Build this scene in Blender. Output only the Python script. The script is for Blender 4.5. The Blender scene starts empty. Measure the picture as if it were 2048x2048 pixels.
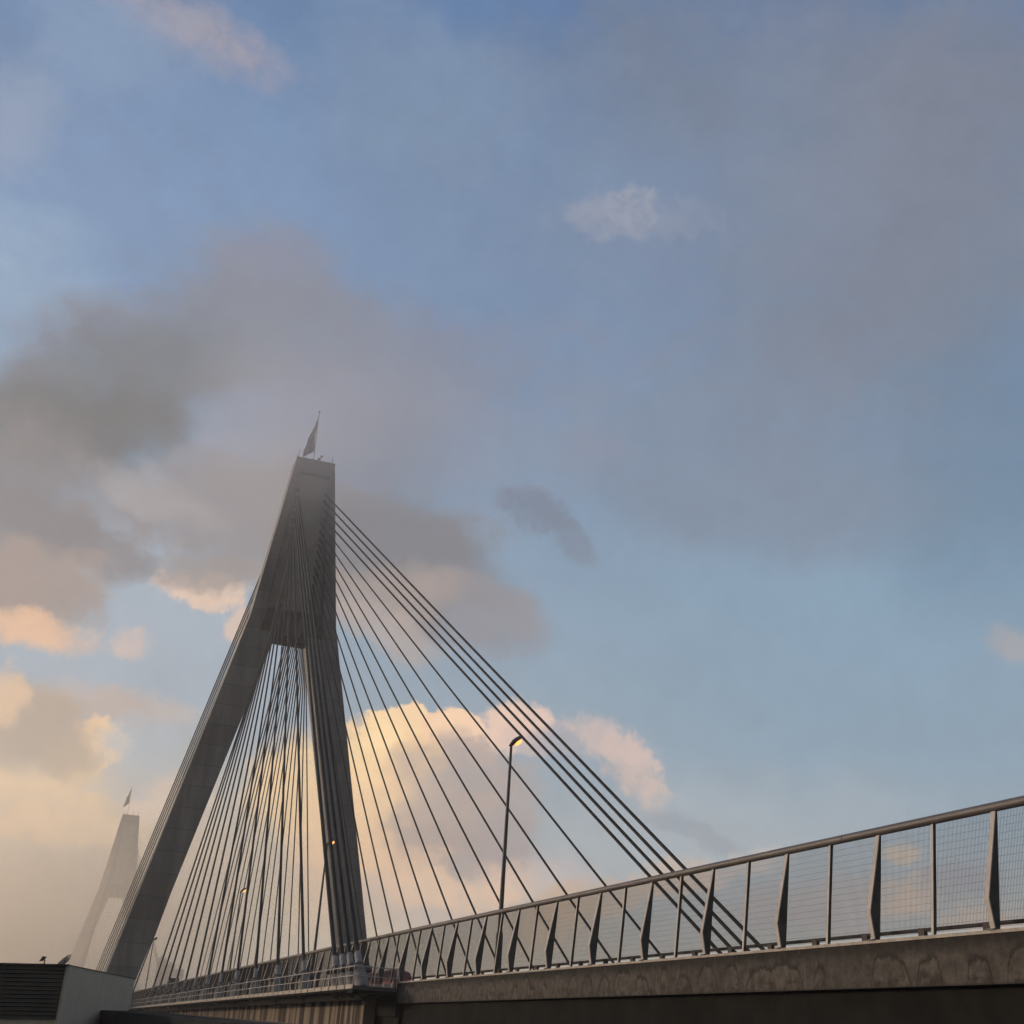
import bpy, bmesh, math, random
from mathutils import Vector, Matrix
random.seed(7)
sc = bpy.context.scene
C = sc.collection
R = math.radians
EYE = 1.6                                  # camera height above the ground it stands on

# ------------------------------------------------------------------ bridge layout (metres; +Y along the bridge, +Z up)
def interp(x, xs, ys):
    if x <= xs[0]: i = 0
    elif x >= xs[-1]: i = len(xs) - 2
    else:
        i = 0
        while x > xs[i + 1]: i += 1
    t = (x - xs[i]) / (xs[i + 1] - xs[i])
    return ys[i] + t * (ys[i + 1] - ys[i])
def deck_z(Y):                             # top of the deck edge
    return EYE + interp(Y, [10, 25, 81, 127, 269, 700], [3.27, 3.11, 2.52, 1.93, .05, -5.6])
EDGE = 23.15                               # near deck edge
AXIS = 38.87                               # bridge axis
FAR = 2 * AXIS - EDGE                      # far deck edge
PIER = 82.0                                # where the approach meets the stayed span
TY = 239.9                                 # near pylon
TY2 = 669.5                                # far pylon
FH = 3.25                                  # screen height

# ------------------------------------------------------------------ mesh helpers
class MB:
    def __init__(s): s.bm = bmesh.new(); s.uv = None; s.mi = 0
    def face(s, vs):
        f = s.bm.faces.new(vs); f.material_index = s.mi; return f
    def box(s, a, b):
        x0, y0, z0 = a; x1, y1, z1 = b
        v = [s.bm.verts.new(p) for p in ((x0,y0,z0),(x1,y0,z0),(x1,y1,z0),(x0,y1,z0),(x0,y0,z1),(x1,y0,z1),(x1,y1,z1),(x0,y1,z1))]
        for f in ((0,3,2,1),(4,5,6,7),(0,1,5,4),(1,2,6,5),(2,3,7,6),(3,0,4,7)): s.face([v[i] for i in f])
        return s
    def loft(s, rings, cap=True, closed=True):
        rv = [[s.bm.verts.new(p) for p in r] for r in rings]
        n = len(rv[0])
        for a, b in zip(rv, rv[1:]):
            for i in range(n if closed else n - 1):
                j = (i + 1) % n
                s.face([a[i], a[j], b[j], b[i]])
        if cap and closed:
            s.face(rv[0][::-1]); s.face(rv[-1])
        return s
    def tube(s, pts, r, n=8, cap=True):
        pts = [Vector(p) for p in pts]
        rs = r if isinstance(r, (list, tuple)) else [r] * len(pts)
        rings = []
        up = None
        for i, p in enumerate(pts):
            d = (pts[min(i + 1, len(pts) - 1)] - pts[max(i - 1, 0)]).normalized()
            if up is None:
                up = Vector((0, 0, 1)) if abs(d.z) < .9 else Vector((1, 0, 0))
            u = d.cross(up).normalized(); w = u.cross(d).normalized(); up = w
            rings.append([p + rs[i] * (math.cos(a) * u + math.sin(a) * w) for a in (2 * math.pi * k / n for k in range(n))])
        return s.loft(rings, cap)
    def prism(s, poly, axis, a, b):         # extrude a 2-D outline along an axis
        def P(p, h):
            if axis == 0: return (h, p[0], p[1])
            if axis == 1: return (p[0], h, p[1])
            return (p[0], p[1], h)
        return s.loft([[P(p, a) for p in poly], [P(p, b) for p in poly]])
    def ball(s, c, r, nu=12, nv=8):
        c = Vector(c); r = Vector(r) if not isinstance(r, (int, float)) else Vector((r, r, r))
        rings = []
        for j in range(1, nv):
            t = math.pi * j / nv
            rings.append([c + Vector((r.x * math.sin(t) * math.cos(2*math.pi*i/nu), r.y * math.sin(t) * math.sin(2*math.pi*i/nu), r.z * math.cos(t))) for i in range(nu)])
        return s.loft(rings, True)
    def done(s, name, mats, parent=None, smooth=False, bevel=0):
        bm = s.bm
        bmesh.ops.recalc_face_normals(bm, faces=bm.faces)
        if bevel: bmesh.ops.bevel(bm, geom=[e for e in bm.edges], offset=bevel, segments=2, affect='EDGES', clamp_overlap=True)
        me = bpy.data.meshes.new(name); bm.to_mesh(me); bm.free()
        if not isinstance(mats, (list, tuple)): mats = [mats]
        for m in mats: me.materials.append(m)
        if smooth:
            for p in me.polygons: p.use_smooth = True
            try: me.set_sharp_from_angle(angle=R(40))
            except Exception: pass
        o = bpy.data.objects.new(name, me); C.objects.link(o)
        if parent: o.parent = parent
        return o
def tag(o, label=None, cat=None, group=None, kind=None):
    if label: o['label'] = label
    if cat: o['category'] = cat
    if group: o['group'] = group
    if kind: o['kind'] = kind
    return o
def thing(name, label, cat, loc=(0, 0, 0), group=None, rz=0):
    o = bpy.data.objects.new(name, None); C.objects.link(o)
    o.empty_display_size = .3
    o.location = loc; o.rotation_euler = (0, 0, rz)
    return tag(o, label, cat, group)
def copy_part(src, parent, loc=None, rot=None):
    c = src.copy(); C.objects.link(c); c.parent = parent
    if loc is not None: c.location = loc
    if rot is not None: c.rotation_euler = rot
    return c
def copy_tree(o, parent=None):
    c = o.copy(); C.objects.link(c); c.parent = parent
    for ch in list(o.children): copy_tree(ch, c)
    return c

# ------------------------------------------------------------------ node helpers
class G:
    def __init__(s, nt): s.nt = nt; s.N = nt.nodes; s.L = nt.links
    def put(s, sock, v):
        if isinstance(v, bpy.types.NodeSocket): s.L.new(v, sock)
        elif v is not None:
            try: sock.default_value = v
            except Exception: sock.default_value = (*v, 1.0)
    def m(s, op, a, b=None, c=None, clamp=False):
        n = s.N.new('ShaderNodeMath'); n.operation = op; n.use_clamp = clamp
        for i, v in enumerate((a, b, c)):
            if v is not None: s.put(n.inputs[i], v)
        return n.outputs[0]
    def v(s, op, a, b=None, scale=None):
        n = s.N.new('ShaderNodeVectorMath'); n.operation = op
        s.put(n.inputs[0], a)
        if b is not None: s.put(n.inputs[1], b)
        if scale is not None: s.put(n.inputs['Scale'], scale)
        return n.outputs['Value'] if op in ('DOT_PRODUCT', 'LENGTH') else n.outputs[0]
    def smooth(s, x, a, b, lo=0., hi=1.):
        n = s.N.new('ShaderNodeMapRange'); n.interpolation_type = 'SMOOTHSTEP'
        s.put(n.inputs[0], x)
        for i, q in enumerate((a, b, lo, hi)): s.put(n.inputs[i + 1], q)
        return n.outputs[0]
    def lin(s, x, a, b, lo=0., hi=1.):
        n = s.N.new('ShaderNodeMapRange'); s.put(n.inputs[0], x)
        for i, q in enumerate((a, b, lo, hi)): s.put(n.inputs[i + 1], q)
        return n.outputs[0]
    def mix(s, f, a, b, mode='MIX'):
        n = s.N.new('ShaderNodeMix'); n.data_type = 'RGBA'; n.blend_type = mode
        s.put(n.inputs[0], f); s.put(n.inputs[6], a); s.put(n.inputs[7], b)
        return n.outputs[2]
    def noise(s, vec, scale, detail=4, rough=.5, dims='3D', dist=0.):
        n = s.N.new('ShaderNodeTexNoise'); n.noise_dimensions = dims
        if vec is not None: s.L.new(vec, n.inputs['Vector'])
        n.inputs['Scale'].default_value = scale; n.inputs['Detail'].default_value = detail
        n.inputs['Roughness'].default_value = rough; n.inputs['Distortion'].default_value = dist
        return n
    def ramp(s, x, stops, interp='EASE'):
        n = s.N.new('ShaderNodeValToRGB'); s.put(n.inputs[0], x)
        e = n.color_ramp.elements
        while len(e) < len(stops): e.new(1.)
        for el, (p, c) in zip(e, stops): el.position = p; el.color = (*c, 1.)
        n.color_ramp.interpolation = interp
        return n.outputs[0]
    def xyz(s, vec):
        n = s.N.new('ShaderNodeSeparateXYZ'); s.L.new(vec, n.inputs[0]); return n.outputs
    def comb(s, x, y, z=0.):
        n = s.N.new('ShaderNodeCombineXYZ')
        for i, q in enumerate((x, y, z)): s.put(n.inputs[i], q)
        return n.outputs[0]
def srgb(c):
    return tuple((u / 255 / 12.92) if u / 255 <= .04045 else ((u / 255 + .055) / 1.055) ** 2.4 for u in c)
def material(name, build, col=(.2, .2, .2), rough=.7, metal=0., spec=.3):
    m = bpy.data.materials.new(name); m.use_nodes = True
    g = G(m.node_tree); b = m.node_tree.nodes['Principled BSDF']
    b.inputs['Base Color'].default_value = (*col, 1); b.inputs['Roughness'].default_value = rough
    b.inputs['Metallic'].default_value = metal
    b.inputs['Specular IOR Level'].default_value = spec
    if build: build(g, b)
    return m
def bump(g, b, h, strength=.3, dist=.02):
    n = g.N.new('ShaderNodeBump'); n.inputs['Strength'].default_value = strength; n.inputs['Distance'].default_value = dist
    g.L.new(h, n.inputs['Height']); g.L.new(n.outputs[0], b.inputs['Normal'])
def coord(g, what='Object'):
    return g.N.new('ShaderNodeTexCoord').outputs[what]
def position(g):
    return g.N.new('ShaderNodeNewGeometry').outputs['Position']
def uvmap(g):
    return g.N.new('ShaderNodeTexCoord').outputs['UV']

def two_tone(c1, c2, scale=1.5, detail=6, bumpy=.15, stretch=(1, 1, 1)):
    def f(g, b):
        p = g.v('MULTIPLY', position(g), stretch)
        n = g.noise(p, scale, detail, .6).outputs[0]
        g.L.new(g.mix(g.smooth(n, .35, .65), c1, c2), b.inputs['Base Color'])
        if bumpy: bump(g, b, g.noise(position(g), scale * 12, 4).outputs[0], bumpy)
    return f
def pylon_concrete(g, b):                   # board-marked lifts, run-off streaks
    p = position(g); x, y, z = g.xyz(p)
    n = g.noise(g.v('MULTIPLY', p, (.35, .35, .05)), 1.6, 6, .6).outputs[0]
    n2 = g.noise(p, .12, 4, .5).outputs[0]
    c = g.mix(g.smooth(n, .3, .7), (.130, .136, .140), (.215, .222, .225))
    c = g.mix(g.smooth(n2, .35, .7, 0, .35), c, (.12, .118, .112))
    lift = g.m('FRACT', g.m('MULTIPLY', z, 1 / 4.1))
    line = g.m('ADD', g.smooth(lift, 0., .03, 1., 0.), g.smooth(lift, .975, 1., 0., 1.), clamp=True)
    c = g.mix(g.m('MULTIPLY', line, .7), c, (.06, .06, .058))
    ln = g.N.new('ShaderNodeTexWhiteNoise'); ln.noise_dimensions = '1D'; g.L.new(g.m('FLOOR', g.m('MULTIPLY', z, 1 / 4.1)), ln.inputs['W'])
    k = g.lin(ln.outputs['Value'], 0, 1, .88, 1.12)
    c = g.v('MULTIPLY', c, g.comb(k, k, k))
    g.L.new(c, b.inputs['Base Color'])
    bump(g, b, g.noise(p, 3., 5).outputs[0], .12, .05)
def edge_stains_and_shade(g, b):                      # approach edge beam: water stains hanging as arches of uneven width, some run together; overall tone lowered in place of a cast shadow
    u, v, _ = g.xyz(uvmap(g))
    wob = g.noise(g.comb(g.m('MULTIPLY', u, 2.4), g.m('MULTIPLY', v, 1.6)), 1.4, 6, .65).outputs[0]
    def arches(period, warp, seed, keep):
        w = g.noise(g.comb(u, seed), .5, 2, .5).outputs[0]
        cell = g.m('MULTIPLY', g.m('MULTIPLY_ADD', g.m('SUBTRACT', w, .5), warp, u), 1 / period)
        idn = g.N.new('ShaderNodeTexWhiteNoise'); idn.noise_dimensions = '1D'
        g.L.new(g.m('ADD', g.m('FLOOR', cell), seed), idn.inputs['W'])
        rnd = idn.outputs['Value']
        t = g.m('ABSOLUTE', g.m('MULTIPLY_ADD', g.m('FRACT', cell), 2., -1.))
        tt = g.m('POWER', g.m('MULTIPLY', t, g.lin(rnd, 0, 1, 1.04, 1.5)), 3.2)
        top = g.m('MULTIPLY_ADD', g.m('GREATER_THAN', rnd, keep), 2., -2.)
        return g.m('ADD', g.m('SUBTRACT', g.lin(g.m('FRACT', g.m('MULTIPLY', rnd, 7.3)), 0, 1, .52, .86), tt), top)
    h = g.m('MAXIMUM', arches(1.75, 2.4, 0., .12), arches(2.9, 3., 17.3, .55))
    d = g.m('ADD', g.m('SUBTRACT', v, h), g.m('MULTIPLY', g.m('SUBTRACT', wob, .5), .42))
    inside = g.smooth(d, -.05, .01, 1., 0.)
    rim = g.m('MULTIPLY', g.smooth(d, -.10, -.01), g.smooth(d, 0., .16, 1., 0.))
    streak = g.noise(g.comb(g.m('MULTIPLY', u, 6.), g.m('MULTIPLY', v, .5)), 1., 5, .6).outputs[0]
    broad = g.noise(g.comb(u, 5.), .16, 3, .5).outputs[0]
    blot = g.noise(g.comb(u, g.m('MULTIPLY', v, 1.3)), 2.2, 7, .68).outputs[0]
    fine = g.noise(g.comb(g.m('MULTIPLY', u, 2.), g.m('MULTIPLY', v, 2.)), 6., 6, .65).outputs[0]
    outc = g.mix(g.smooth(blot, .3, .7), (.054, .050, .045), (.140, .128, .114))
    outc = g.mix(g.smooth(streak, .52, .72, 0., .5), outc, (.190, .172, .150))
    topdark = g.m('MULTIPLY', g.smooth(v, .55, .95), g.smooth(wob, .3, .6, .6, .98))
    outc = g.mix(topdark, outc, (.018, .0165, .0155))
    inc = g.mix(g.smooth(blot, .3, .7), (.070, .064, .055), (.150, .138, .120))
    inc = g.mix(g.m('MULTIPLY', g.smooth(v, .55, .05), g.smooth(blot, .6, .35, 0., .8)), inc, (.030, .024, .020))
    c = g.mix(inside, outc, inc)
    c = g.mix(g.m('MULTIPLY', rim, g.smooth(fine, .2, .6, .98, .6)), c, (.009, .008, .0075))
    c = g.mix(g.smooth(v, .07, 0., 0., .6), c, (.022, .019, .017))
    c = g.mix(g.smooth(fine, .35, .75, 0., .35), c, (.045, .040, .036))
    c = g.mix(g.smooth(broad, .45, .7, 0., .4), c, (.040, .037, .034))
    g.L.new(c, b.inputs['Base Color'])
    bump(g, b, fine, .2, .01)
def girder_streaks(g, b):                   # stayed-span girder: tall rust and lime run-off bands
    u, v, _ = g.xyz(uvmap(g))
    a = g.noise(g.comb(u, g.m('MULTIPLY', v, .10)), .55, 2, .5).outputs[0]
    a2 = g.noise(g.comb(g.m('MULTIPLY', u, 1.), g.m('MULTIPLY', v, .22)), 2.2, 5, .6).outputs[0]
    f = g.noise(g.comb(g.m('MULTIPLY', u, 2.), g.m('MULTIPLY', v, 1.)), 5., 5, .6).outputs[0]
    c = g.mix(g.smooth(a, .46, .54), (.046, .036, .031), (.300, .255, .200))
    c = g.mix(g.smooth(a2, .52, .66, 0., .6), c, (.085, .064, .052))
    c = g.mix(g.smooth(a2, .40, .28, 0., .5), c, (.36, .31, .25))
    c = g.mix(g.smooth(f, .4, .75, 0., .35), c, (.08, .06, .05))
    g.L.new(c, b.inputs['Base Color'])
    bump(g, b, f, .15, .01)

M = {}
M['pylon'] = material('pylon_concrete', pylon_concrete, rough=.85)
M['panel'] = material('pale_panel_concrete', two_tone((.25, .245, .235), (.31, .305, .29), .4), rough=.85)
M['niche'] = material('dark_concrete', two_tone((.05, .05, .048), (.085, .083, .078), .5), rough=.9)  # cross beam and niche, darker than the shaft concrete
M['edge'] = material('stained_shaded_edge_concrete', edge_stains_and_shade, rough=.9, spec=.2)
M['girder'] = material('streaked_girder_concrete', girder_streaks, rough=.9, spec=.2)
M['coping'] = material('pale_coping_concrete', two_tone((.38, .345, .30), (.50, .46, .40), 2.5), rough=.85)
M['soffit'] = material('shaded_soffit_concrete', two_tone((.011, .0115, .011), (.019, .019, .0175), .6), rough=.95, spec=.1)  # near-black tone stands in for shade on pier, platform and deck underside
M['road'] = material('asphalt', two_tone((.040, .040, .042), (.058, .057, .056), 4.), rough=.9)
M['ground'] = material('ground_asphalt', two_tone((.035, .036, .034), (.060, .058, .052), .3), rough=.95)
M['water'] = material('harbour_water', lambda g, b: bump(g, b, g.noise(position(g), .6, 4).outputs[0], .3, .1), (.02, .03, .035), .12)
M['post'] = material('lit_post_steel', two_tone((.40, .375, .345), (.50, .465, .43), 2.), rough=.55, spec=.4)  # flange copy of the post steel, lightened to paint in the light on it
M['web'] = material('shaded_post_steel', two_tone((.092, .090, .088), (.132, .128, .122), 2.), rough=.6)  # same post steel, darkened to paint in shade on faces turned from the light
M['rail'] = material('weathered_tube', two_tone((.088, .078, .077), (.125, .113, .110), 3., 5, .1, (1, .3, 1)), rough=.55, spec=.45)
M['wire'] = material('mesh_wire', two_tone((.060, .050, .043), (.095, .080, .068), 3., 3, 0), rough=.6)
M['guard'] = material('guard_rail_steel', two_tone((.050, .042, .040), (.080, .068, .062), 2.), rough=.6)
M['cable'] = material('stay_sheath', two_tone((.022, .021, .021), (.034, .033, .033), .4, 4, 0), rough=.7, spec=.12)
M['sleeve'] = material('stay_sleeve_paint', two_tone((.195, .190, .180), (.265, .258, .245), 2.5), rough=.55)
M['socket'] = material('stay_socket_paint', two_tone((.150, .140, .122), (.225, .210, .185), 2.), rough=.65)
M['damper'] = material('dark_damper', two_tone((.085, .080, .078), (.13, .122, .118), 4.), rough=.5)
M['hand'] = material('galvanised_rail', two_tone((.36, .345, .32), (.46, .44, .41), 3., 4, 0), rough=.45, metal=.0)
M['toe'] = material('pale_toe_board', two_tone((.40, .36, .30), (.50, .46, .39), 1.2), rough=.7)
M['pole'] = material('lamp_pole_steel', two_tone((.085, .082, .080), (.125, .12, .118), 1.5), rough=.5)
M['shell'] = material('lamp_shell', None, (.10, .095, .092), .5)
M['shed'] = material('shed_render', two_tone((.530, .470, .375), (.590, .525, .425), 1.1, 6, .2), rough=.9)
M['louvre'] = material('dark_louvre_metal', two_tone((.010, .013, .014), (.020, .024, .025), 2.), rough=.45, spec=.4)
M['roof'] = material('dark_roof_sheet', two_tone((.012, .016, .019), (.020, .025, .029), .8), rough=.95, spec=.1)
M['flash'] = material('roof_flashing', None, (.06, .062, .06), .7)
M['dish'] = material('dish_metal', None, (.30, .29, .27), .5)
M['dark'] = material('dark_metal', None, (.02, .02, .021), .5)
M['red'] = material('red_car_paint', None, (.30, .035, .035), .3, 0, .5)
M['glass'] = material('car_glass', None, (.015, .017, .02), .08, 0, .6)
M['tyre'] = material('tyre_rubber', None, (.015, .015, .015), .9)
M['city'] = material('city_facade', two_tone((.16, .16, .17), (.22, .22, .23), .05), rough=.8)
M['cityglass'] = material('city_glass', None, (.06, .07, .08), .2)
M['flag_blue'] = material('flag_navy', None, (.016, .018, .055), .8)
M['flag_red'] = material('flag_red', None, (.35, .03, .04), .8)
M['flag_white'] = material('flag_white', None, (.55, .55, .55), .8)
M['sign'] = material('sign_back', None, (.06, .055, .05), .6)
def lens(g, b):
    b.inputs['Emission Color'].default_value = (1., .44, .10, 1.); b.inputs['Emission Strength'].default_value = 1.8
M['lens'] = material('lit_lamp_lens', lens, (.8, .6, .3), .4)

# ------------------------------------------------------------------ camera
F_ = Vector((0.30547232, 0.86511401, 0.39782461)); R_ = Vector((0.93209241, -0.35708139, 0.06079987)); U_ = Vector((-0.19465458, -0.35223662, 0.91544468))
cam = bpy.data.cameras.new('camera'); camo = bpy.data.objects.new('camera', cam); C.objects.link(camo)
mw = Matrix((( R_.x, U_.x, -F_.x, 0), (R_.y, U_.y, -F_.y, 0), (R_.z, U_.z, -F_.z, EYE), (0, 0, 0, 1)))
camo.matrix_world = mw
cam.sensor_width = 36; cam.lens = 42.5691; cam.shift_y = -0.005028
cam.clip_start = .1; cam.clip_end = 20000
sc.camera = camo

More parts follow.
